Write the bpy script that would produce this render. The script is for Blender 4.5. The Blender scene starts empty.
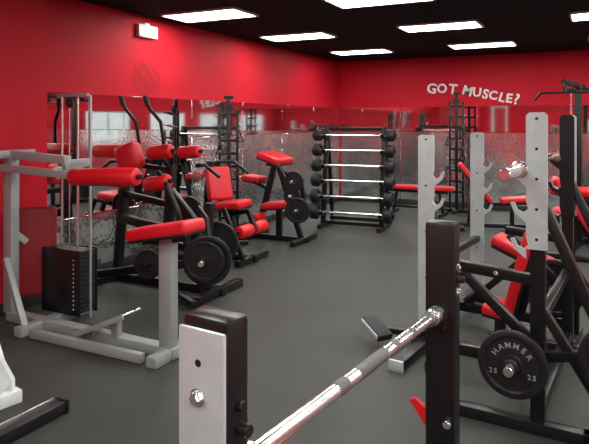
import bpy, bmesh, math, random
from mathutils import Matrix, Vector, Quaternion, Euler
random.seed(4)
S = bpy.context.scene
try:
    S.view_settings.view_transform = 'Standard'
    S.view_settings.look = 'None'
except Exception as e:
    print(e)

# ------------------------------------------------------------ materials
def mat(name, col, rough=0.5, metal=0.0, noise=0.0, nscale=30, bump=0.0, bscale=200, spec=0.5, coat=0.0):
    m = bpy.data.materials.new(name); m.use_nodes = True
    nt = m.node_tree; b = nt.nodes['Principled BSDF']
    b.inputs['Base Color'].default_value = (*col, 1)
    b.inputs['Roughness'].default_value = rough
    b.inputs['Metallic'].default_value = metal
    b.inputs['Specular IOR Level'].default_value = spec
    b.inputs['Coat Weight'].default_value = coat
    tc = nt.nodes.new('ShaderNodeTexCoord')
    if noise > 0:
        n = nt.nodes.new('ShaderNodeTexNoise'); n.inputs['Scale'].default_value = nscale
        n.inputs['Detail'].default_value = 6
        nt.links.new(tc.outputs['Object'], n.inputs['Vector'])
        r = nt.nodes.new('ShaderNodeValToRGB')
        r.color_ramp.elements[0].position = 0.3; r.color_ramp.elements[1].position = 0.7
        r.color_ramp.elements[0].color = (*[c*(1-noise) for c in col], 1)
        r.color_ramp.elements[1].color = (*[min(1, c*(1+noise)) for c in col], 1)
        nt.links.new(n.outputs['Fac'], r.inputs['Fac'])
        nt.links.new(r.outputs['Color'], b.inputs['Base Color'])
    if bump > 0:
        n2 = nt.nodes.new('ShaderNodeTexNoise'); n2.inputs['Scale'].default_value = bscale
        nt.links.new(tc.outputs['Object'], n2.inputs['Vector'])
        bp = nt.nodes.new('ShaderNodeBump'); bp.inputs['Strength'].default_value = bump
        bp.inputs['Distance'].default_value = 0.003
        nt.links.new(n2.outputs['Fac'], bp.inputs['Height'])
        nt.links.new(bp.outputs['Normal'], b.inputs['Normal'])
    return m

RED = mat('red_vinyl', (0.60, 0.010, 0.018), 0.36, noise=0.08, nscale=8, bump=0.15, bscale=90, spec=0.4)
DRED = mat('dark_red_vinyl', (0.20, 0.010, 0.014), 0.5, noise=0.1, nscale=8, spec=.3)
BLK = mat('black_powder_coat', (0.008, 0.008, 0.009), 0.30, noise=0.1, bump=0.1, bscale=300, spec=.35)
RUB = mat('black_rubber', (0.014, 0.014, 0.015), 0.6, noise=0.2, nscale=60)
IRON = mat('cast_iron_plate', (0.011, 0.011, 0.012), 0.42, noise=0.2, nscale=40, bump=0.3, bscale=150, spec=.35)
SIL = mat('silver_paint', (0.31, 0.345, 0.345), 0.38, 0.2, noise=0.05, nscale=12)
PLT = mat('brushed_plate', (0.48, 0.56, 0.57), 0.38, 0.3, noise=0.08, nscale=14)
CHR = mat('chrome', (0.80, 0.80, 0.79), 0.20, 0.92, noise=0.04, nscale=50)
KNU = mat('knurled_steel', (0.16, 0.16, 0.16), 0.5, 0.6, noise=0.3, nscale=300, bump=0.8, bscale=600)
WHT = mat('white_paint', (0.70, 0.75, 0.74), 0.4, noise=0.03)
LET = mat('white_lettering', (0.80, 0.79, 0.79), 0.5, noise=0.05)
WALL = mat('red_wall_paint', (0.53, 0.008, 0.022), 0.6, noise=0.05, nscale=1.2, bump=0.15, bscale=120, spec=0.2)
TRIM = mat('black_trim', (0.02, 0.02, 0.02), 0.5, noise=0.1)
CEIL = mat('black_ceiling', (0.008, 0.008, 0.009), 0.9, noise=0.3, nscale=5, bump=0.3, bscale=60, spec=0.1)
MIR = mat('mirror_glass', (0.74, 0.76, 0.76), 0.02, 1.0, noise=0.01, nscale=2)
MIR2 = mat('mirror_aged', (0.70, 0.71, 0.71), 0.045, 1.0, noise=0.04, nscale=3)
DOT = mat('dark_red_dots', (0.25, 0.006, 0.014), 0.5, noise=0.05)

def m_floor():
    m = bpy.data.materials.new('rubber_mat_floor'); m.use_nodes = True
    nt = m.node_tree; b = nt.nodes['Principled BSDF']; L = nt.links
    tc = nt.nodes.new('ShaderNodeTexCoord')
    br = nt.nodes.new('ShaderNodeTexBrick')
    br.inputs['Scale'].default_value = 1.0
    br.inputs['Brick Width'].default_value = 1.83; br.inputs['Row Height'].default_value = 1.22
    br.inputs['Mortar Size'].default_value = 0.002
    br.inputs['Color1'].default_value = (0.037, 0.040, 0.036, 1)
    br.inputs['Color2'].default_value = (0.039, 0.042, 0.038, 1)
    br.inputs['Mortar'].default_value = (0.028, 0.029, 0.027, 1)
    L.new(tc.outputs['Object'], br.inputs['Vector'])
    n = nt.nodes.new('ShaderNodeTexNoise'); n.inputs['Scale'].default_value = 1.6; n.inputs['Detail'].default_value = 9
    L.new(tc.outputs['Object'], n.inputs['Vector'])
    r = nt.nodes.new('ShaderNodeMapRange')
    r.inputs['From Min'].default_value = 0.3; r.inputs['From Max'].default_value = 0.7
    r.inputs['To Min'].default_value = 0.78; r.inputs['To Max'].default_value = 1.22
    L.new(n.outputs['Fac'], r.inputs['Value'])
    mx = nt.nodes.new('ShaderNodeVectorMath'); mx.operation = 'SCALE'
    L.new(br.outputs['Color'], mx.inputs[0]); L.new(r.outputs['Result'], mx.inputs['Scale'])
    L.new(mx.outputs['Vector'], b.inputs['Base Color'])
    b.inputs['Roughness'].default_value = 0.55
    b.inputs['Specular IOR Level'].default_value = 0.35
    n2 = nt.nodes.new('ShaderNodeTexNoise'); n2.inputs['Scale'].default_value = 250
    L.new(tc.outputs['Object'], n2.inputs['Vector'])
    bp = nt.nodes.new('ShaderNodeBump'); bp.inputs['Strength'].default_value = 0.3; bp.inputs['Distance'].default_value = 0.002
    L.new(n2.outputs['Fac'], bp.inputs['Height']); L.new(bp.outputs['Normal'], b.inputs['Normal'])
    return m
FLOOR = m_floor()

def m_plate():
    m = bpy.data.materials.new('diamond_plate'); m.use_nodes = True
    nt = m.node_tree; b = nt.nodes['Principled BSDF']; L = nt.links
    b.inputs['Metallic'].default_value = 0.95; b.inputs['Roughness'].default_value = 0.12
    tc = nt.nodes.new('ShaderNodeTexCoord')
    v = nt.nodes.new('ShaderNodeTexVoronoi'); v.inputs['Scale'].default_value = 22
    L.new(tc.outputs['Object'], v.inputs['Vector'])
    n = nt.nodes.new('ShaderNodeTexNoise'); n.inputs['Scale'].default_value = 5; n.inputs['Detail'].default_value = 4
    L.new(tc.outputs['Object'], n.inputs['Vector'])
    r = nt.nodes.new('ShaderNodeValToRGB')
    r.color_ramp.elements[0].position = 0.35; r.color_ramp.elements[1].position = 0.65
    r.color_ramp.elements[0].color = (0.66, 0.71, 0.71, 1); r.color_ramp.elements[1].color = (0.82, 0.87, 0.87, 1)
    L.new(n.outputs['Fac'], r.inputs['Fac']); L.new(r.outputs['Color'], b.inputs['Base Color'])
    bp = nt.nodes.new('ShaderNodeBump'); bp.inputs['Strength'].default_value = 0.35; bp.inputs['Distance'].default_value = 0.004
    L.new(v.outputs['Distance'], bp.inputs['Height']); L.new(bp.outputs['Normal'], b.inputs['Normal'])
    return m
DIA = m_plate()

def m_emit(name, col, st):
    m = bpy.data.materials.new(name); m.use_nodes = True
    nt = m.node_tree; b = nt.nodes['Principled BSDF']
    b.inputs['Base Color'].default_value = (0.8, 0.8, 0.8, 1)
    b.inputs['Emission Color'].default_value = (*col, 1)
    b.inputs['Emission Strength'].default_value = st
    return m
LAMP = m_emit('fluorescent_lens', (1.0, 0.99, 0.94), 20)
EXITM = m_emit('exit_red', (1.0, 0.1, 0.08), 0.6)

# ------------------------------------------------------------ mesh builder
class B:
    def __init__(s):
        s.bm = bmesh.new(); s.mats = []
    def mi(s, m):
        if m not in s.mats: s.mats.append(m)
        return s.mats.index(m)
    def add(s, t, m, X=None):
        if X is not None: bmesh.ops.transform(t, matrix=X, verts=t.verts)
        i = s.mi(m)
        bmesh.ops.recalc_face_normals(t, faces=t.faces)
        for f in t.faces: f.material_index = i
        me = bpy.data.meshes.new('tmp'); t.to_mesh(me); t.free()
        s.bm.from_mesh(me); bpy.data.meshes.remove(me)
    def box(s, c, size, m, rot=(0, 0, 0), bev=0.004, seg=2):
        t = bmesh.new(); bmesh.ops.create_cube(t, size=1)
        bmesh.ops.scale(t, vec=size, verts=t.verts)
        if bev > 0:
            bmesh.ops.bevel(t, geom=list(t.edges), offset=min(bev, min(size)*0.45), segments=seg, profile=0.5, affect='EDGES')
        s.add(t, m, Matrix.Translation(c) @ Euler(rot).to_matrix().to_4x4())
    def pad(s, c, size, m=None, rot=(0, 0, 0)):
        s.box(c, size, m or RED, rot, bev=min(size)*0.34, seg=4)
        k = min(range(3), key=lambda i: size[i])
        R = Euler(rot).to_matrix(); off = [0, 0, 0]; off[k] = -size[k]*.5 if k == 2 else 0
        sz = list(size); sz[k] = .02
        sz = [v*.94 if i != k else v for i, v in enumerate(sz)]
        if k == 2: s.box(Vector(c)+R @ Vector(off), sz, BLK, rot, bev=.004)
    @staticmethod
    def basis(p1, p2):
        p1 = Vector(p1); p2 = Vector(p2); z = (p2-p1); L = z.length; z.normalize()
        up = Vector((0, 0, 1))
        if abs(z.dot(up)) > 0.999: x = Vector((1, 0, 0))
        else: x = z.cross(up).normalized()
        y = z.cross(x)
        R = Matrix((x, y, z)).transposed().to_4x4()
        return Matrix.Translation(p1) @ R, L
    def beam(s, p1, p2, w, h, m, bev=0.006):
        X, L = s.basis(p1, p2)
        t = bmesh.new(); bmesh.ops.create_cube(t, size=1)
        bmesh.ops.scale(t, vec=(w, h, L), verts=t.verts)
        bmesh.ops.bevel(t, geom=list(t.edges), offset=min(bev, w*.3, h*.3), segments=2, profile=0.5, affect='EDGES')
        bmesh.ops.translate(t, vec=(0, 0, L/2), verts=t.verts)
        s.add(t, m, X)
    def lathe(s, p1, p2, prof, m, n=28):
        X, L = s.basis(p1, p2)
        t = bmesh.new(); rings = []
        for r, z in prof:
            if r < 1e-5: rings.append([t.verts.new((0, 0, z))])
            else: rings.append([t.verts.new((r*math.cos(2*math.pi*i/n), r*math.sin(2*math.pi*i/n), z)) for i in range(n)])
        for a, b in zip(rings, rings[1:]):
            for i in range(n):
                j = (i+1) % n
                if len(a) == 1 and len(b) == 1: continue
                if len(a) == 1: t.faces.new((a[0], b[i], b[j]))
                elif len(b) == 1: t.faces.new((a[i], a[j], b[0]))
                else: t.faces.new((a[i], a[j], b[j], b[i]))
        s.add(t, m, X)
    def tube(s, p1, p2, r, m, n=16):
        L = (Vector(p2)-Vector(p1)).length
        s.lathe(p1, p2, [(0, 0), (r*.85, 0), (r, r*.15), (r, L-r*.15), (r*.85, L), (0, L)], m, n)
    def roller(s, p1, p2, r, m=None):
        L = (Vector(p2)-Vector(p1)).length; b = r*0.35
        s.lathe(p1, p2, [(0, 0.0), (r-b, 0), (r-b*.35, b*.25), (r, b), (r, L-b), (r-b*.35, L-b*.25), (r-b, L), (0, L)], m or RED)
        d = (Vector(p2)-Vector(p1)).normalized()
        s.tube(Vector(p1)-d*.03, Vector(p2)+d*.03, r*.3, BLK)
    def path(s, pts, r, m):
        for a, b in zip(pts, pts[1:]): s.tube(a, b, r, m, 14)
        for p in pts[1:-1]:
            t = bmesh.new(); bmesh.ops.create_uvsphere(t, u_segments=14, v_segments=8, radius=r)
            s.add(t, m, Matrix.Translation(p))
    def disc(s, c, axis, r, t=0.04, m=None):
        c = Vector(c); a = Vector(axis).normalized(); p1 = c-a*t/2; p2 = c+a*t/2
        rr = r
        s.lathe(p1, p2, [(0.026, 0), (rr*.26, 0), (rr*.30, t*.22), (rr*.78, t*.25), (rr*.83, t*.03), (rr*.96, 0), (rr, t*.12),
                         (rr, t*.88), (rr*.96, t), (rr*.83, t*.97), (rr*.78, t*.75), (rr*.30, t*.78), (rr*.26, t), (0.026, t), (0.026, 0)], m or IRON, 40)
    def bolt(s, c, axis, r, m=None):
        c = Vector(c); a = Vector(axis).normalized()
        s.lathe(c, c+a*r*.4, [(0, 0), (r*1.35, 0), (r*1.35, r*.25), (0, r*.25)], m or CHR, 20)
        s.lathe(c, c+a*r*1.1, [(0, 0), (r, 0), (r, r*.9), (r*.8, r*1.1), (0, r*1.1)], m or CHR, 6)
    def poly(s, pts, thick, m, X):
        t = bmesh.new()
        a = [t.verts.new((x, -thick/2, z)) for x, z in pts]
        b = [t.verts.new((x, thick/2, z)) for x, z in pts]
        t.faces.new(a); t.faces.new(list(reversed(b)))
        n = len(pts)
        for i in range(n):
            j = (i+1) % n
            t.faces.new((a[j], a[i], b[i], b[j]))
        s.add(t, m, X)
    def glyph(s, ch, size, m, X, ext=.003, off=.002, center=False):
        cu = bpy.data.curves.new('t', 'FONT'); cu.body = ch; cu.size = size
        cu.extrude = ext; cu.offset = off; cu.resolution_u = 3
        if center: cu.align_x = 'CENTER'
        o = bpy.data.objects.new('t', cu); S.collection.objects.link(o)
        dg = bpy.context.evaluated_depsgraph_get(); me = bpy.data.meshes.new_from_object(o.evaluated_get(dg))
        w = max([v.co.x for v in me.vertices])
        t = bmesh.new(); t.from_mesh(me); s.add(t, m, X)
        bpy.data.objects.remove(o); bpy.data.curves.remove(cu); bpy.data.meshes.remove(me)
        return w
    def finish(s, name, loc=None, rz=0.0):
        if loc is None:
            xs = [v.co.x for v in s.bm.verts]; ys = [v.co.y for v in s.bm.verts]; zs = [v.co.z for v in s.bm.verts]
            loc = Vector(((min(xs)+max(xs))/2, (min(ys)+max(ys))/2, min(zs)))
            bmesh.ops.translate(s.bm, vec=-loc, verts=s.bm.verts)
        me = bpy.data.meshes.new(name); s.bm.to_mesh(me); s.bm.free()
        for m in s.mats: me.materials.append(m)
        me.polygons.foreach_set('use_smooth', [True]*len(me.polygons))
        me.set_sharp_from_angle(angle=math.radians(38))
        o = bpy.data.objects.new(name, me); S.collection.objects.link(o)
        o.location = loc; o.rotation_euler = (0, 0, rz)
        return o

# ------------------------------------------------------------ room
XL, XR, YB, YF, H = -4.54, 5.0, 11.03, -4.0, 2.74
def simple(name, c, size, m, bev=0.0):
    b = B(); b.box((0, 0, 0), size, m, bev=bev); o = b.finish(name, Vector(c)); return o
simple('floor', ((XL+XR)/2, (YB+YF)/2, -0.05), (XR-XL+.4, YB-YF+.4, 0.1), FLOOR)
simple('ceiling', ((XL+XR)/2, (YB+YF)/2, H+0.05), (XR-XL+.4, YB-YF+.4, 0.1), CEIL)
simple('wall_left', (XL-0.06, (YB+YF)/2, H/2), (0.12, YB-YF, H), WALL)
simple('wall_back', ((XL+XR)/2, YB+0.06, H/2), (XR-XL+.24, 0.12, H), WALL)
simple('wall_front', ((XL+XR)/2, YF-0.06, H/2), (XR-XL+.24, 0.12, H), WALL)
simple('wall_left_pier', (XL+0.145, (3.68+YF)/2, H/2), (0.29, 3.68-YF, H), WALL)
b = B(); wz0, wz1 = 0.8, 1.9
wins = [(-2.6, -0.6), (0.4, 2.4), (3.4, 5.4), (6.4, 8.4)]
b.box((XR+.06, (YB+YF)/2, wz0/2), (.12, YB-YF, wz0), WALL, bev=0)
b.box((XR+.06, (YB+YF)/2, (wz1+H)/2), (.12, YB-YF, H-wz1), WALL, bev=0)
ed = [YF]+[v for w in wins for v in w]+[YB]
for i in range(0, len(ed), 2):
    b.box((XR+.06, (ed[i]+ed[i+1])/2, (wz0+wz1)/2), (.12, ed[i+1]-ed[i], wz1-wz0), WALL, bev=0)
b.finish('wall_right')
for k, (a, c) in enumerate(wins):
    b = B(); x = XR+.06
    for y in (a+.025, (a+c)/2, c-.025): b.box((x, y, (wz0+wz1)/2), (.06, .05, wz1-wz0), WHT)
    for z in (wz0+.025, wz1-.025): b.box((x, (a+c)/2, z), (.055, c-a, .05), WHT)
    b.finish('window_%d' % (k+1))
simple('baseboard_back', ((XL+XR)/2, YB-.008, .05), (XR-XL, .016, .1), TRIM, .003)
simple('baseboard_left', (XL+.008, (3.68+YB)/2, .05), (.016, YB-3.68, .1), TRIM, .003)
simple('baseboard_pier', (XL+.298, (3.68+YF)/2, .05), (.016, 3.68-YF, .1), TRIM, .003)

b = B(); y = 3.72
while y < YB-.1:
    e = min(y+1.21, YB-.02); top = 0.62 if y < 6.0 else 1.36
    b.box((XL+.006, (y+e)/2, .1+(top-.1)/2), (.008, e-y-.008, top-.1), DIA, bev=.002, seg=1); y = e
b.finish('trim_1')
b = B(); x = XL+.03
while x < XR-.1:
    e = min(x+1.21, XR-.02)
    b.box(((x+e)/2, YB-.006, .73), (e-x-.008, .008, 1.26), DIA, bev=.002, seg=1); x = e
b.finish('trim_2')
b = B(); y = 3.72
while y < YB-.1:
    e = min(y+1.21, YB-.02); bot = 0.63 if y < 6.0 else 1.37
    b.box((XL+.006, (y+e)/2, (bot+1.83)/2), (.008, e-y-.006, 1.83-bot), MIR if y < 6 else MIR2, bev=.001, seg=1); y = e
b.finish('wall_mirror')
b = B(); x = XL+.03
while x < XR-.1:
    e = min(x+1.21, XR-.02)
    b.box(((x+e)/2, YB-.006, 1.60), (e-x-.006, .008, .46), MIR2, bev=.001, seg=1); x = e
b.finish('wall_mirror')

# ceiling troffers
for yy in (-2.5, -0.5, 1.5, 3.5, 5.5, 7.42, 9.5):
    for xx in (-3.68, -1.72, 0.22, 2.1, 4.0):
        if xx < -3 and yy in (1.5, 3.5): continue
        sh = {5.5: -.14, 9.5: .16}.get(yy, 0)
        b = B(); w, d = .92, .47
        b.box((0, 0, -.012), (w, d, .012), LAMP, bev=.002)
        for sx in (-1, 1): b.box((sx*(w/2+.012), 0, -.012), (.024, d+.048, .024), WHT, bev=.002)
        for sy in (-1, 1): b.box((0, sy*(d/2+.012), -.012), (w+.04, .024, .024), WHT, bev=.002)
        b.finish('ceiling_light', Vector((xx+sh, yy, H)))

# exit sign
b = B()
b.box((.03, 0, .0), (.05, .32, .14), WHT, bev=.008)
for i, dy in enumerate((-.11, -.04, .04, .11)):
    b.box((.056, dy, 0), (.004, .012, .08), EXITM, bev=0)
    b.box((.056, dy+.015, .036 if i != 1 else 0), (.004, .03, .010), EXITM, bev=0)
    b.box((.056, dy+.015, -.036 if i != 3 else .036), (.004, .03, .010), EXITM, bev=0)
b.box((.02, 0, .08), (.03, .08, .03), WHT)
b.finish('exit_sign', Vector((XL, 5.28, 2.565)))

# halftone wall decal
b = B()
for i in range(15):
    for j in range(19):
        u = (i-7)/7.; v = (j-9)/9.
        if u*u+v*v*(1.0+.3*u) < 1:
            r = .0075+.004*math.sin(i*1.3+j*.8)
            b.lathe((XL+.001, 5.3+u*.25+(j % 2)*.012, 2.02+v*.2), (XL+.004, 5.3+u*.25+(j % 2)*.012, 2.02+v*.2), [(0, 0), (r, 0), (r, .003), (0, .003)], DOT, 8)
b.finish('wall_decal')

# lettering
b = B()
def word(txt, x, z, sizes, ang, gap):
    for k, ch in enumerate(txt):
        size = sizes[k % len(sizes)]
        X = Matrix.Translation((x, YB-.022, z)) @ Matrix.Rotation(math.radians(90), 4, 'X') @ Matrix.Rotation(math.radians(ang+(-5, 4, -3, 5)[k % 4]), 4, 'Z')
        w = b.glyph(ch, size, LET, X, .005, .006)
        x += w+gap; z += math.tan(math.radians(ang))*(w+gap)
    return x, z
x, z = word('GOT', -2.81, 2.10, (.25, .23, .25), -4, .022)
word('MUSCLE?', x+.06, z+.0, (.235, .22, .23, .21, .22, .22, .26), -12, .014)
b.finish('wall_lettering')

# ------------------------------------------------------------ benches
def gun_rack(b, X, z0, z1, w, hooks, s, m=PLT, th=.014):
    pts = [(-w/2, z0), (w/2, z0)]
    for hz in hooks:
        pts += [(w/2, hz-.05), (w/2+.055, hz-.005), (w/2+.075, hz+.045), (w/2+.055, hz+.05), (w/2+.04, hz+.012), (w/2+.012, hz), (w/2-.01, hz+.02), (w/2, hz+.06)]
    pts += [(w/2, z1-.015), (w/2-.015, z1), (-w/2+.015, z1), (-w/2, z1-.015)]
    pts = [(s*x, z) for x, z in pts]
    b.poly(pts, th, m, X)

def bar_shape(b, p1, p2, sleeve=.3, rs=.025, r=.014, m=CHR):
    p1 = Vector(p1); p2 = Vector(p2); d = (p2-p1).normalized()
    a = p1+d*sleeve; c = p2-d*sleeve
    b.tube(p1, a, rs, m, 20); b.tube(c, p2, rs, m, 20)
    b.tube(a, a+d*.03, rs*1.5, m, 20); b.tube(c-d*.03, c, rs*1.5, m, 20)
    b.tube(a, c, r, m, 16)

# --- foreground bench press station
b = B(); h = 1.205
for sy in (-1, 1):
    y = sy*.6
    b.beam((0, y, .06), (0, y, h), .108, .064, BLK, bev=.012)
    yo = y+sy*.037
    b.box((0 if sy < 0 else -.012, yo, .62), (.106 if sy < 0 else .07, .010, 1.13), PLT, bev=.004)
    b.bolt((-.005, yo+sy*.005, 1.065), (0, sy, 0), .012)
    b.tube((-.005, yo+sy*.003, 1.125), (-.005, yo+sy*.0062, 1.125), .007, BLK)
    if sy > 0: b.tube((.03, y-.032, .52), (.03, y-.05, .52), .014, CHR)
    b.bolt((.053, y, 1.05), (1, 0, 0), .010, BLK if sy < 0 else CHR)
    b.box((0, y-sy*.05, .862), (.06, .04, .03), BLK)
    b.box((.028, y-sy*.05, .885), (.012, .04, .05), BLK)
    b.tube((.05, y, 1.01), (.078, y, 1.01), .012, BLK); b.bolt((.053, y, .965), (1, 0, 0), .011)
    b.beam((-.35, y, .03), (.45, y, .03), .07, .06, BLK)
b.beam((0, -.6, .22), (0, .6, .22), .06, .06, BLK)
b.beam((0, 0, .25), (1.05, 0, .25), .07, .07, BLK)
b.beam((1.02, 0, .0), (1.02, 0, .4), .07, .07, BLK)
b.beam((.12, 0, .22), (.12, 0, .4), .07, .07, BLK)
b.beam((1.02, -.3, .03), (1.02, .3, .03), .06, .06, BLK)
b.pad((.62, 0, .435), (1.15, .28, .07))
b.poly([(-.12, .555), (-.05, .47), (-.02, .51), (-.07, .545), (-.10, .565)], .02, RED, Matrix.Translation((0, .6, 0)))
b.finish('olympic_flat_bench', Vector((-.548, 1.505, 0)), math.radians(-6.6))
b = B()
y0, y1 = -.560, .560; z = .896
b.tube((0, y0, z), (0, y1, z), .0180, CHR, 24)
for a, c in ((-.16, -.11), (-.05, .12), (.17, .20), (.30, .32)):
    b.lathe((0, a, z), (0, c, z), [(0, 0), (.0187, 0), (.0187, c-a), (0, c-a)], KNU, 24)
b.tube((0, .46, z), (0, .475, z), .024, KNU, 24); b.tube((0, .49, z), (0, .55, z), .028, CHR, 24)
b.tube((0, -.55, z), (0, -.49, z), .028, CHR, 24)
b.finish('barbell', Vector((-.548, 1.505, 0)), math.radians(-6.6))

def station(name, loc, rz, s, h, hooks, silver_far, pad_pts, seat, arms, extra=None, w=.10, plate_z0=.75,
            brace=True, foot=(-.42, .50), spine=.85, pw=.28):
    b = B()
    for sy in (-1, 1):
        y = sy*.6
        b.beam((0, y, .05), (0, y, h-.04), .07, .06, BLK, bev=.008)
        if sy < 0 or silver_far:
            gun_rack(b, Matrix.Translation((0, y-.040, 0)), plate_z0, h, w, hooks, s)
        else:
            gun_rack(b, Matrix.Translation((0, y-.040, 0)), plate_z0, h, w*.9, hooks, s, BLK)
            gun_rack(b, Matrix.Translation((0, y+.040, 0)), plate_z0, h, w, hooks, s)
        for k in range(5):
            zz = plate_z0+.05+k*(h-plate_z0-.08)/4
            b.tube((0, y-.046, zz), (0, y-.049, zz), .008, BLK, 10)
        b.beam((s*foot[0], y, .03), (s*foot[1], y, .03), .07, .06, BLK)
        for e in (s*foot[0], s*foot[1]): b.box((e, y, .03), (.02, .08, .06), RUB)
        if brace: b.beam((-s*.38, y, .05), (-s*.02, y, .62), .045, .045, BLK)
        if arms:
            b.beam((0, y, .76), (s*.40, y, .79), .05, .055, BLK)
            b.beam((s*.38, y, .76), (-s*.02, y, .40), .045, .05, BLK)
            b.bolt((s*.2, y-.026, .775), (0, -1, 0), .009)
    b.beam((0, -.6, .12), (0, .6, .12), .06, .06, BLK)
    b.beam((0, -.6, .55), (0, .6, .55), .05, .05, BLK)
    b.beam((0, 0, .12), (s*spine, 0, .12), .06, .07, BLK)
    b.beam((s*spine, -.18, .03), (s*spine, .18, .03), .06, .06, BLK)
    b.beam((s*spine, 0, .03), (s*spine, 0, .13), .06, .06, BLK)
    (xa, za), (xb, zb) = pad_pts
    L = math.hypot(xb-xa, zb-za); ang = math.atan2(za-zb, xb-xa)
    b.pad((s*(xa+xb)/2, 0, (za+zb)/2), (L, pw, .07), RED, rot=(0, s*ang, 0))
    nx, nz = -(math.sin(ang)), -math.cos(ang)
    b.beam((s*(xa+nx*.06), 0, za+nz*.06), (s*(xb+nx*.06), 0, zb+nz*.06), .05, .04, BLK)
    b.beam((s*.06, 0, .12), (s*(xa*.6+xb*.4+nx*.06), 0, za*.6+zb*.4+nz*.06), .05, .05, BLK)
    if seat:
        sx0, sx1, sz = seat
        b.pad((s*(sx0+sx1)/2, 0, sz), (sx1-sx0, pw, .07), RED, rot=(0, -s*.12, 0))
    xm = (xb if not seat else (seat[0]+seat[1])/2); zm = (zb if not seat else seat[2])-.04
    b.beam((s*xm, 0, .12), (s*xm, 0, zm), .06, .06, BLK)
    if extra: extra(b)
    return b.finish(name, Vector(loc), rz)

rz3 = math.radians(-4.2)
def ex3(b):
    for (x, z, r) in ((-.10, .36, .165), (.36, .46, .17)):
        b.tube((x, -.60, z), (x, -.83, z), .024, CHR)
        b.disc((x, -.715, z), (0, 1, 0), r, .035)
        b.disc((x, -.675, z), (0, 1, 0), r*.9, .03)
        b.tube((x, -.73, z), (x, -.775, z), .040, IRON, 24)
        for k, ch in enumerate('HAMMER'):
            a = math.radians(58-k*23)
            X = Matrix.Translation((x-math.sin(a)*r*.50, -.7275, z+math.cos(a)*r*.50)) @ Matrix.Rotation(math.radians(90), 4, 'X') @ Matrix.Rotation(a, 4, 'Z')
            b.glyph(ch, .040, SIL, X, .0015, .0003, True)
        for k, ch in enumerate('25'):
            for sg in (-1, 1):
                X = Matrix.Translation((x+sg*r*.55+(k-.5)*.024, -.7275, z-.055)) @ Matrix.Rotation(math.radians(90), 4, 'X')
                b.glyph(ch, .034, SIL, X, .0015, .0003, True)
    b.beam((-.12, -.6, .36), (.40, -.6, .46), .05, .05, BLK)
    b.tube((-.10, .60, .40), (-.10, .78, .40), .022, CHR); b.disc((-.10, .69, .40), (0, 1, 0), .2, .04)
    b.beam((.34, -.6, .05), (.34, -.6, .48), .05, .05, BLK)
    b.beam((.02, -.6, 1.15), (.5, -.6, .05), .05, .05, BLK)
    b.beam((.02, .6, 1.15), (.5, .6, .05), .05, .05, BLK)
    b.beam((.5, -.6, .03), (.5, .6, .03), .06, .06, BLK)
    b.beam((.2, -.6, .03), (.55, -.6, .03), .07, .06, BLK)
station('olympic_incline_bench', (-.215, 3.82, 0), rz3, -1, 1.597, (.92, 1.10, 1.28), False,
        ((.12, .91), (.25, .40)), (.22, .40, .41), True, ex3, w=.10, plate_z0=.92, spine=.70, pw=.22)
b = B()
bar_shape(b, (-.082, -1.0, 1.312), (-.082, 1.0, 1.312), sleeve=.34, rs=.029)
b.finish('barbell', Vector((-.215, 3.82, 0)), rz3)

def ex2(b):
    b.beam((-.0, -.6, .06), (-.28, -.78, .10), .04, .04, BLK)
    b.box((-.30, -.80, .11), (.22, .12, .05), RUB, rot=(0, .35, -.5), bev=.01)
    b.box((-.330, -.860, .115), (.20, .012, .03), PLT, rot=(0, .35, -.5))
    b.beam((0, -.64, .03), (0, -1.15, .03), .09, .06, BLK)
    b.box((0, -1.16, .035), (.10, .02, .07), PLT)
station('olympic_bench', (-.98, 4.765, 0), math.radians(-6.6), 1, 1.46, (.80, .98, 1.16), True,
        ((.30, .68), (.85, .45)), None, False, ex2, w=.115, plate_z0=.10, brace=False, foot=(-.12, .34), spine=.85, pw=.24)

def adj_bench(name, loc, rz, back=.85):
    b = B()
    b.beam((-.45, 0, .06), (.55, 0, .06), .06, .06, BLK)
    for x in (-.45, .55): b.beam((x, -.25, .03), (x, .25, .03), .06, .06, BLK)
    b.beam((.25, 0, .06), (.25, 0, .40), .06, .06, BLK)
    b.beam((-.1, 0, .36), (.45, 0, .40), .06, .05, BLK)
    b.pad((.30, 0, .44), (.40, .30, .07), rot=(0, -.08, 0))
    b.beam((-.35, 0, .08), (-.28, 0, back-.2), .05, .05, BLK)
    L = math.hypot(.35, back-.45); a = math.atan2(back-.45, .35)
    b.pad((-.08-.35/2, 0, (.47+back)/2), (L+.15, .28, .07), rot=(0, a, 0))
    b.beam((-.1, 0, .38), (-.42, 0, back-.06), .05, .03, BLK)
    return b.finish(name, Vector(loc), rz)
adj_bench('incline_bench', (-1.32, 9.0, 0), math.radians(15), .88)
adj_bench('incline_bench', (.12, 6.0, 0), math.radians(8), .97)
b = B()
b.pad((0, 0, .45), (1.2, .28, .07))
b.beam((-.5, 0, .39), (.5, 0, .39), .06, .05, BLK)
for x in (-.42, .42):
    b.beam((x, 0, .05), (x*.85, 0, .40), .05, .05, BLK); b.beam((x, -.25, .03), (x, .25, .03), .05, .05, BLK)
b.beam((-.42, 0, .12), (.42, 0, .12), .04, .04, BLK)
b.finish('flat_bench', Vector((-2.68, 9.95, 0)), 0)

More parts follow.
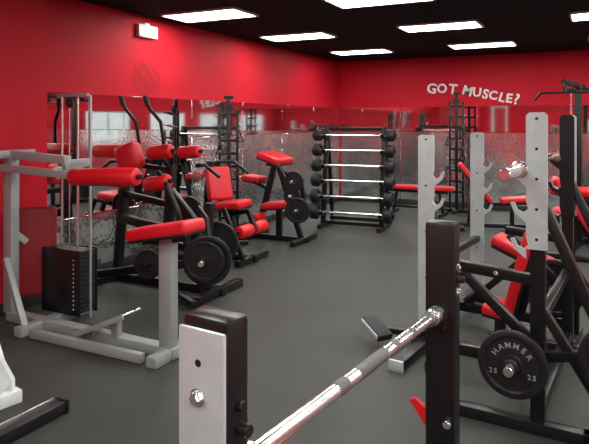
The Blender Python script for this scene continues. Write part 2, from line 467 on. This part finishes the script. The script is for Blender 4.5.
# --- lat pulldown far right
b = B()
b.beam((0, 0, .03), (0, 0, 2.02), .08, .06, BLK)
b.beam((0, .3, 2.0), (0, -.75, 2.02), .06, .06, BLK)
b.beam((0, .3, .03), (0, -.9, .03), .07, .06, BLK)
b.beam((-.35, .25, .03), (.35, .25, .03), .07, .06, BLK)
b.beam((-.3, -.9, .03), (.3, -.9, .03), .07, .06, BLK)
for x in (-.14, .14): b.tube((x, .25, .05), (x, .25, 1.95), .012, CHR)
for k in range(12): b.box((0, .25, .10+k*.045), (.36, .14, .04), IRON, bev=.003)
b.beam((-.2, .25, 1.97), (.2, .25, 1.97), .06, .05, BLK)
b.disc((0, -.72, 1.95), (1, 0, 0), .06, .02, RUB)
b.tube((0, -.75, 1.96), (0, -.75, 1.90), .004, CHR)
b.path([(-.33, -.75, 1.80), (-.26, -.75, 1.89), (.42, -.75, 1.89), (.52, -.75, 1.80)], .014, BLK)
b.pad((0, -.62, .50), (.32, .36, .08)); b.beam((0, -.6, .03), (0, -.6, .46), .06, .06, BLK)
b.beam((0, -.35, .03), (0, -.35, .68), .06, .06, BLK)
b.roller((-.24, -.38, .72), (-.03, -.38, .72), .06); b.roller((.03, -.38, .72), (.24, -.38, .72), .06)
b.finish('lat_pulldown_machine', Vector((-.20, 8.3, 0)), math.radians(-10))

def tower(loc, rz, h):
    b = B()
    for x in (-.11, .11):
        b.beam((x, 0, .04), (x, 0, h-.12), .035, .04, BLK)
    b.beam((0, 0, .04), (0, 0, h), .05, .05, BLK)
    b.beam((-.25, 0, .03), (.25, 0, .03), .06, .05, BLK); b.beam((0, -.22, .03), (0, .22, .03), .06, .05, BLK)
    for k in range(9):
        z = .35+k*(h-.55)/8
        b.beam((-.13, 0, z), (.13, 0, z), .03, .035, BLK)
        for x in (-.15, .15):
            b.tube((x*.8, 0, z), (x*.8, -.14, z+.04), .010, CHR if k % 2 else BLK)
    for x, z in ((-.12, 1.3), (.12, 1.05), (-.12, .8), (.12, 1.45)):
        b.path([(x, -.12, z), (x-.05, -.12, z-.14), (x+.05, -.12, z-.14), (x, -.12, z)], .010, RUB)
    b.disc((0, -.04, h-.12), (0, 1, 0), .06, .02, RUB)
    b.beam((-.06, 0, h+.02), (.06, 0, h+.02), .03, .04, BLK)
    b.finish('attachment_rack', Vector(loc), rz)
tower((-2.14, 10.45, 0), 0, 2.02)
tower((-4.12, 6.35, 0), math.radians(40), 1.84)

# --- fixed barbell rack
b = B()
W = .88
zs = [.22, .45, .68, .90, 1.12, 1.34]
for sx in (-1, 1):
    x = sx*W/2
    b.beam((x, -.30, .03), (x, .34, .03), .06, .06, BLK)
    b.beam((x, -.12, .05), (x, .06, 1.48), .07, .05, BLK)
    b.beam((x, .30, .05), (x, .10, 1.46), .05, .05, BLK)
    for z in zs:
        t = (z-.05)/1.43; yc = -.12+.18*t
        b.poly([(-.0, -.04), (.09, -.02), (.11, .035), (.095, .035), (.075, .0), (.0, .0)], .05, BLK,
               Matrix.Translation((x, yc-.02, z-.01)) @ Matrix.Rotation(math.radians(-90), 4, 'Z'))
b.beam((-W/2, .08, 1.45), (W/2, .08, 1.45), .05, .05, BLK)
b.beam((-W/2, .2, .10), (W/2, .2, .10), .05, .05, BLK)
b.beam((-W/2, .0, .06), (W/2, .0, .06), .05, .05, BLK)
b.finish('barbell_rack', Vector((-3.17, 8.25, 0)), math.radians(4))
b = B()
for i, z in enumerate(zs):
    t = (z-.05)/1.43; yc = -.12+.18*t-.075; zb = z+.012
    hl = .63; r = .112-.005*i
    b.tube((-hl, yc, zb), (hl, yc, zb), .017, CHR)
    for sx in (-1, 1):
        b.lathe((sx*(hl-.14), yc, zb), (sx*hl, yc, zb), [(0, 0), (r*.8, 0), (r, .02), (r, .10), (r*.85, .12), (.03, .12), (.03, .145), (0, .145)], IRON)
b.finish('fixed_barbells', Vector((-3.17, 8.25, 0)), math.radians(4))

# ------------------------------------------------------------ left machine
b = B()
b.beam((-4.10, 3.2, .04), (-2.44, 3.16, .04), .09, .07, SIL)
b.beam((-3.62, 3.0, .035), (-2.60, 3.00, .035), .05, .06, SIL)
b.beam((-2.50, 2.96, .035), (-2.50, 3.40, .035), .08, .07, SIL)
b.beam((-3.72, 2.96, .035), (-3.72, 3.62, .035), .08, .07, SIL)
b.beam((-2.52, 3.16, .06), (-2.52, 3.16, .79), .105, .08, SIL, .012)
b.beam((-2.72, 3.16, .745), (-2.36, 3.16, .80), .06, .04, BLK)
b.pad((-2.53, 3.14, .84), (.50, .24, .085), rot=(0, -.19, 0))
b.beam((-4.09, 3.2, .06), (-4.09, 3.2, 1.33), .095, .08, SIL, .012)
b.beam((-4.13, 3.2, 1.30), (-3.48, 3.2, 1.27), .07, .06, SIL)
b.beam((-4.09, 3.0, 1.30), (-4.09, 3.4, 1.30), .07, .06, SIL)
b.beam((-4.09, 3.1, 1.20), (-3.30, 3.1, 1.17), .05, .055, SIL)
b.beam((-3.50, 3.2, 1.27), (-3.50, 3.2, 1.20), .05, .05, SIL)
b.beam((-3.55, 3.1, 1.185), (-3.50, 3.42, 1.24), .05, .05, SIL)
b.roller((-3.33, 3.1, 1.16), (-2.73, 3.1, 1.185), .062)
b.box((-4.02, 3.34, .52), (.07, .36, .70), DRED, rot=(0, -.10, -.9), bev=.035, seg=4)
b.beam((-4.05, 3.12, .50), (-3.72, 3.02, .06), .045, .045, SIL)
b.beam((-4.09, 3.2, .70), (-4.04, 3.30, .60), .05, .05, SIL)
for k in range(14): b.box((-3.70, 3.42, .105+k*.034), (.40, .15, .031), IRON, bev=.003)
b.box((-3.70, 3.335, .32), (.41, .012, .50), BLK, bev=.004)
b.box((-3.70, 3.505, .32), (.41, .012, .50), BLK, bev=.004)
for k in range(12): b.tube((-3.56, 3.329, .12+k*.034), (-3.56, 3.326, .12+k*.034), .006, WHT, 8)
for x in (-3.78, -3.61): b.tube((x, 3.42, .06), (x, 3.42, 1.76), .010, CHR)
b.tube((-3.70, 3.42, .56), (-3.70, 3.42, 1.74), .005, CHR)
b.beam((-3.82, 3.42, 1.76), (-3.50, 3.42, 1.76), .03, .025, SIL)
b.disc((-3.70, 3.42, 1.70), (0, 1, 0), .04, .02, RUB)
b.beam((-3.50, 3.2, 1.25), (-3.50, 3.42, 1.25), .04, .04, SIL)
b.beam((-3.50, 3.44, .04), (-3.50, 3.44, 1.76), .02, .02, SIL)
b.box((-3.04, 3.14, .165), (.50, .17, .018), DIA, rot=(0, -.40, 0), bev=.004)
b.box((-3.04, 3.05, .155), (.50, .012, .035), SIL, rot=(0, -.40, 0), bev=.003)
b.beam((-2.96, 3.15, .05), (-2.96, 3.15, .18), .06, .05, SIL)
b.beam((-3.18, 3.15, .05), (-3.18, 3.15, .10), .06, .05, SIL)
b.finish('leg_extension_machine')

# --- machine 2
b = B(); Y = 4.5
b.beam((-4.35, Y, .04), (-2.96, Y, .04), .08, .07, BLK)
for x in (-4.25, -3.02): b.beam((x, Y-.35, .035), (x, Y+.35, .035), .08, .07, BLK)
b.beam((-3.3, Y-.25, .045), (-2.95, Y-.45, .045), .07, .05, BLK)
b.beam((-4.22, Y, .05), (-4.10, Y, 1.18), .08, .07, BLK)
b.beam((-4.12, Y-.05, .62), (-3.1, Y-.05, .50), .07, .08, BLK)
b.beam((-4.12, Y+.1, .42), (-3.1, Y+.1, .34), .06, .07, BLK)
b.beam((-4.2, Y-.3, .12), (-3.1, Y-.3, .34), .06, .07, BLK)
b.beam((-3.62, Y, .05), (-3.55, Y, 1.15), .08, .07, BLK)
b.beam((-3.20, Y, .05), (-3.12, Y, .82), .08, .07, BLK)
b.beam((-3.60, Y, .80), (-3.12, Y, .55), .06, .07, BLK)
b.beam((-3.58, Y-.02, .95), (-3.02, Y-.02, .40), .06, .06, BLK)
b.path([(-3.55, Y-.2, 1.10), (-3.4, Y-.25, .98), (-3.28, Y-.25, .75), (-3.20, Y-.22, .42)], .024, BLK)
b.path([(-3.12, Y-.18, .80), (-2.98, Y-.25, .72), (-2.90, Y-.3, .45), (-3.0, Y-.3, .12)], .022, BLK)
for (x, yy, z, r) in ((-2.94, Y-.30, .38, .21), (-2.94, Y-.345, .38, .17), (-3.22, Y+.25, .40, .21), (-3.52, Y-.36, .30, .13)):
    b.disc((x, yy, z), (.45, -1, 0), r, .04)
b.tube((-2.90, Y-.45, .38), (-3.1, Y, .38), .024, CHR)
b.tube((-3.22, Y+.35, .40), (-3.22, Y, .40), .024, CHR)
b.tube((-3.52, Y-.44, .30), (-3.52, Y, .30), .024, BLK)
b.beam((-3.65, Y, .30), (-3.4, Y, .30), .06, .06, BLK)
b.roller((-3.68, Y-.2, .97), (-3.42, Y-.2, 1.02), .07)
b.roller((-3.69, Y-.15, 1.26), (-3.43, Y-.15, 1.29), .065)
b.roller((-3.38, Y-.10, 1.27), (-3.16, Y-.10, 1.29), .055)
b.beam((-3.43, Y-.15, 1.27), (-3.55, Y, 1.12), .03, .03, BLK)
b.box((-3.90, Y-.18, 1.22), (.25, .16, .26), RED, rot=(0, -.35, .2), bev=.06, seg=4)
b.roller((-4.36, Y-.15, 1.27), (-4.04, Y-.15, 1.27), .065)
b.roller((-4.30, Y-.3, 1.02), (-3.86, Y-.3, 1.00), .055)
b.beam((-3.6, Y-.2, .97), (-3.6, Y, .97), .03, .03, BLK)
b.beam((-3.62, Y-.15, 1.27), (-3.56, Y, 1.12), .03, .03, BLK)
b.beam((-4.2, Y-.15, 1.27), (-4.12, Y, 1.15), .03, .03, BLK)
b.beam((-3.92, Y-.1, 1.15), (-3.92, Y, 1.13), .04, .04, BLK)
b.beam((-4.12, Y, 1.15), (-3.55, Y, 1.10), .045, .045, BLK)
b.beam((-4.1, Y-.3, 1.0), (-4.12, Y, 1.0), .03, .03, BLK)
b.beam((-4.12, Y, .85), (-3.6, Y, .78), .05, .06, BLK)
for x in (-4.0, -3.70):
    b.path([(x, Y+.02, 1.12), (x+.04, Y+.02, 1.35), (x+.02, Y, 1.55), (x-.08, Y-.04, 1.68), (x-.10, Y-.06, 1.78)], .017, BLK)
    b.tube((x-.09, Y-.05, 1.70), (x-.11, Y-.07, 1.80), .024, RUB)
b.finish('seated_leg_curl_machine')

# --- machine 3
b = B(); Y = 5.75
b.beam((-4.25, Y, .035), (-3.35, Y, .035), .07, .06, BLK)
for x in (-4.2, -3.42): b.beam((x, Y-.32, .035), (x, Y+.32, .035), .07, .06, BLK)
b.beam((-4.06, Y, .05), (-3.98, Y, 1.10), .07, .07, BLK)
b.pad((-3.85, Y-.02, .85), (.09, .30, .38), rot=(0, -.28, -.5))
b.beam((-4.03, Y, .80), (-3.88, Y, .82), .05, .05, BLK)
b.pad((-3.66, Y-.02, .62), (.34, .32, .09), rot=(0, -.1, 0))
b.beam((-3.70, Y, .05), (-3.70, Y, .58), .07, .07, BLK)
b.beam((-3.72, Y, .50), (-3.45, Y, .56), .05, .05, BLK)
b.beam((-3.47, Y, .56), (-3.38, Y, .36), .05, .05, BLK)
b.roller((-3.42, Y-.28, .36), (-3.42, Y-.03, .36), .07); b.roller((-3.42, Y+.03, .36), (-3.42, Y+.28, .36), .07)
b.path([(-4.02, Y-.15, 1.08), (-3.85, Y-.3, 1.08), (-3.65, Y-.3, .95)], .02, BLK)
b.path([(-4.02, Y+.15, 1.08), (-3.85, Y+.3, 1.08), (-3.65, Y+.3, .95)], .02, BLK)
b.beam((-4.02, Y-.2, 1.06), (-4.02, Y+.2, 1.06), .05, .05, BLK)
b.disc((-4.05, Y-.30, .55), (0, 1, 0), .17, .04); b.tube((-4.05, Y-.36, .55), (-4.05, Y, .55), .024, CHR)
b.beam((-3.6, Y-.3, .62), (-3.35, Y-.3, .08), .04, .05, BLK)
b.beam((-3.62, Y-.3, .6), (-3.72, Y-.05, .5), .04, .04, BLK)
b.finish('chest_press_machine')

# --- machine 4
b = B(); Y = 6.95
b.beam((-4.2, Y, .035), (-3.3, Y, .035), .07, .06, BLK)
for x in (-4.1, -3.36): b.beam((x, Y-.34, .035), (x, Y+.34, .035), .07, .06, BLK)
b.beam((-4.05, Y, .05), (-3.78, Y, 1.02), .07, .07, BLK)
b.beam((-3.40, Y, .05), (-3.72, Y, .95), .06, .06, BLK)
b.pad((-3.76, Y-.03, 1.08), (.34, .46, .09), rot=(0, .30, 0))
b.pad((-4.07, Y-.05, .80), (.26, .26, .08), rot=(0, .1, 0))
b.beam((-4.07, Y-.05, .76), (-3.88, Y, .66), .05, .05, BLK)
b.pad((-3.72, Y-.06, .47), (.32, .30, .09), rot=(0, -.1, 0)); b.beam((-3.72, Y, .05), (-3.72, Y, .44), .07, .07, BLK)
b.roller((-3.92, Y-.32, .30), (-3.92, Y-.06, .30), .07)
b.beam((-3.92, Y-.1, .30), (-3.98, Y, .30), .04, .04, BLK)
for (x, z, r) in ((-3.40, .80, .13), (-3.34, .44, .16), (-3.42, .62, .11)):
    b.disc((x, Y-.22, z), (.2, -1, 0), r, .035); b.tube((x, Y-.30, z), (x, Y+.05, z), .02, CHR)
b.beam((-3.70, Y, .90), (-3.36, Y, .80), .05, .05, BLK)
b.beam((-3.40, Y, .82), (-3.34, Y, .40), .05, .05, BLK)
b.path([(-3.8, Y-.2, 1.0), (-3.6, Y-.25, 1.0), (-3.5, Y-.25, .85)], .018, BLK)
b.finish('preacher_curl_machine')

# --- white-framed cable station at near left
b = B()
b.beam((-2.56, 1.0, .035), (-2.56, 2.30, .035), .09, .06, BLK)
b.beam((-2.607, 1.0, .064), (-2.607, 2.30, .064), .014, .012, CHR, .002)
b.box((-2.56, 2.31, .035), (.10, .02, .07), BLK)
b.beam((-3.05, 1.45, .0), (-3.05, 1.45, 2.1), .09, .09, WHT)
b.beam((-3.1, 1.45, .035), (-2.5, 1.45, .035), .08, .06, BLK)
b.beam((-3.0, 1.50, 1.0), (-2.90, 2.22, .08), .03, .09, WHT)
b.beam((-3.05, 1.45, .035), (-2.88, 2.30, .035), .09, .07, WHT)
b.poly([(-.14, 0), (.03, 0), (.03, .1), (-.03, .20), (-.10, .42), (-.14, .42)], .03, WHT, Matrix.Translation((-2.90, 2.25, .03)) @ Matrix.Rotation(math.radians(20), 4, 'Z'))
b.beam((-3.05, 1.45, 2.08), (-2.6, 1.45, 2.08), .08, .08, WHT)
b.beam((-2.62, 1.45, .06), (-2.62, 1.45, 2.08), .05, .05, WHT)
for k in range(12): b.box((-2.83, 1.45, .12+k*.045), (.30, .14, .04), IRON, bev=.003)
for x in (-2.9, -2.76): b.tube((x, 1.45, .06), (x, 1.45, 2.06), .01, CHR)
b.finish('cable_machine')

# ------------------------------------------------------------ world, camera
w = bpy.data.worlds.new('World'); S.world = w; w.use_nodes = True
nt = w.node_tree; bg = nt.nodes['Background']
sky = nt.nodes.new('ShaderNodeTexSky'); sky.sky_type = 'HOSEK_WILKIE'; sky.turbidity = 6
mx = nt.nodes.new('ShaderNodeMixRGB'); mx.inputs['Fac'].default_value = .8; mx.inputs['Color2'].default_value = (1, 1, 1, 1)
nt.links.new(sky.outputs['Color'], mx.inputs['Color1']); nt.links.new(mx.outputs['Color'], bg.inputs['Color'])
bg.inputs['Strength'].default_value = 1.4

cam = bpy.data.cameras.new('camera'); co = bpy.data.objects.new('camera', cam); S.collection.objects.link(co)
co.location = (0, 0, 1.55); co.rotation_euler = (math.radians(90), 0, math.radians(26.7))
cam.sensor_width = 36; cam.lens = 36*600/589; cam.shift_y = -100/589; cam.clip_start = .05
S.camera = co
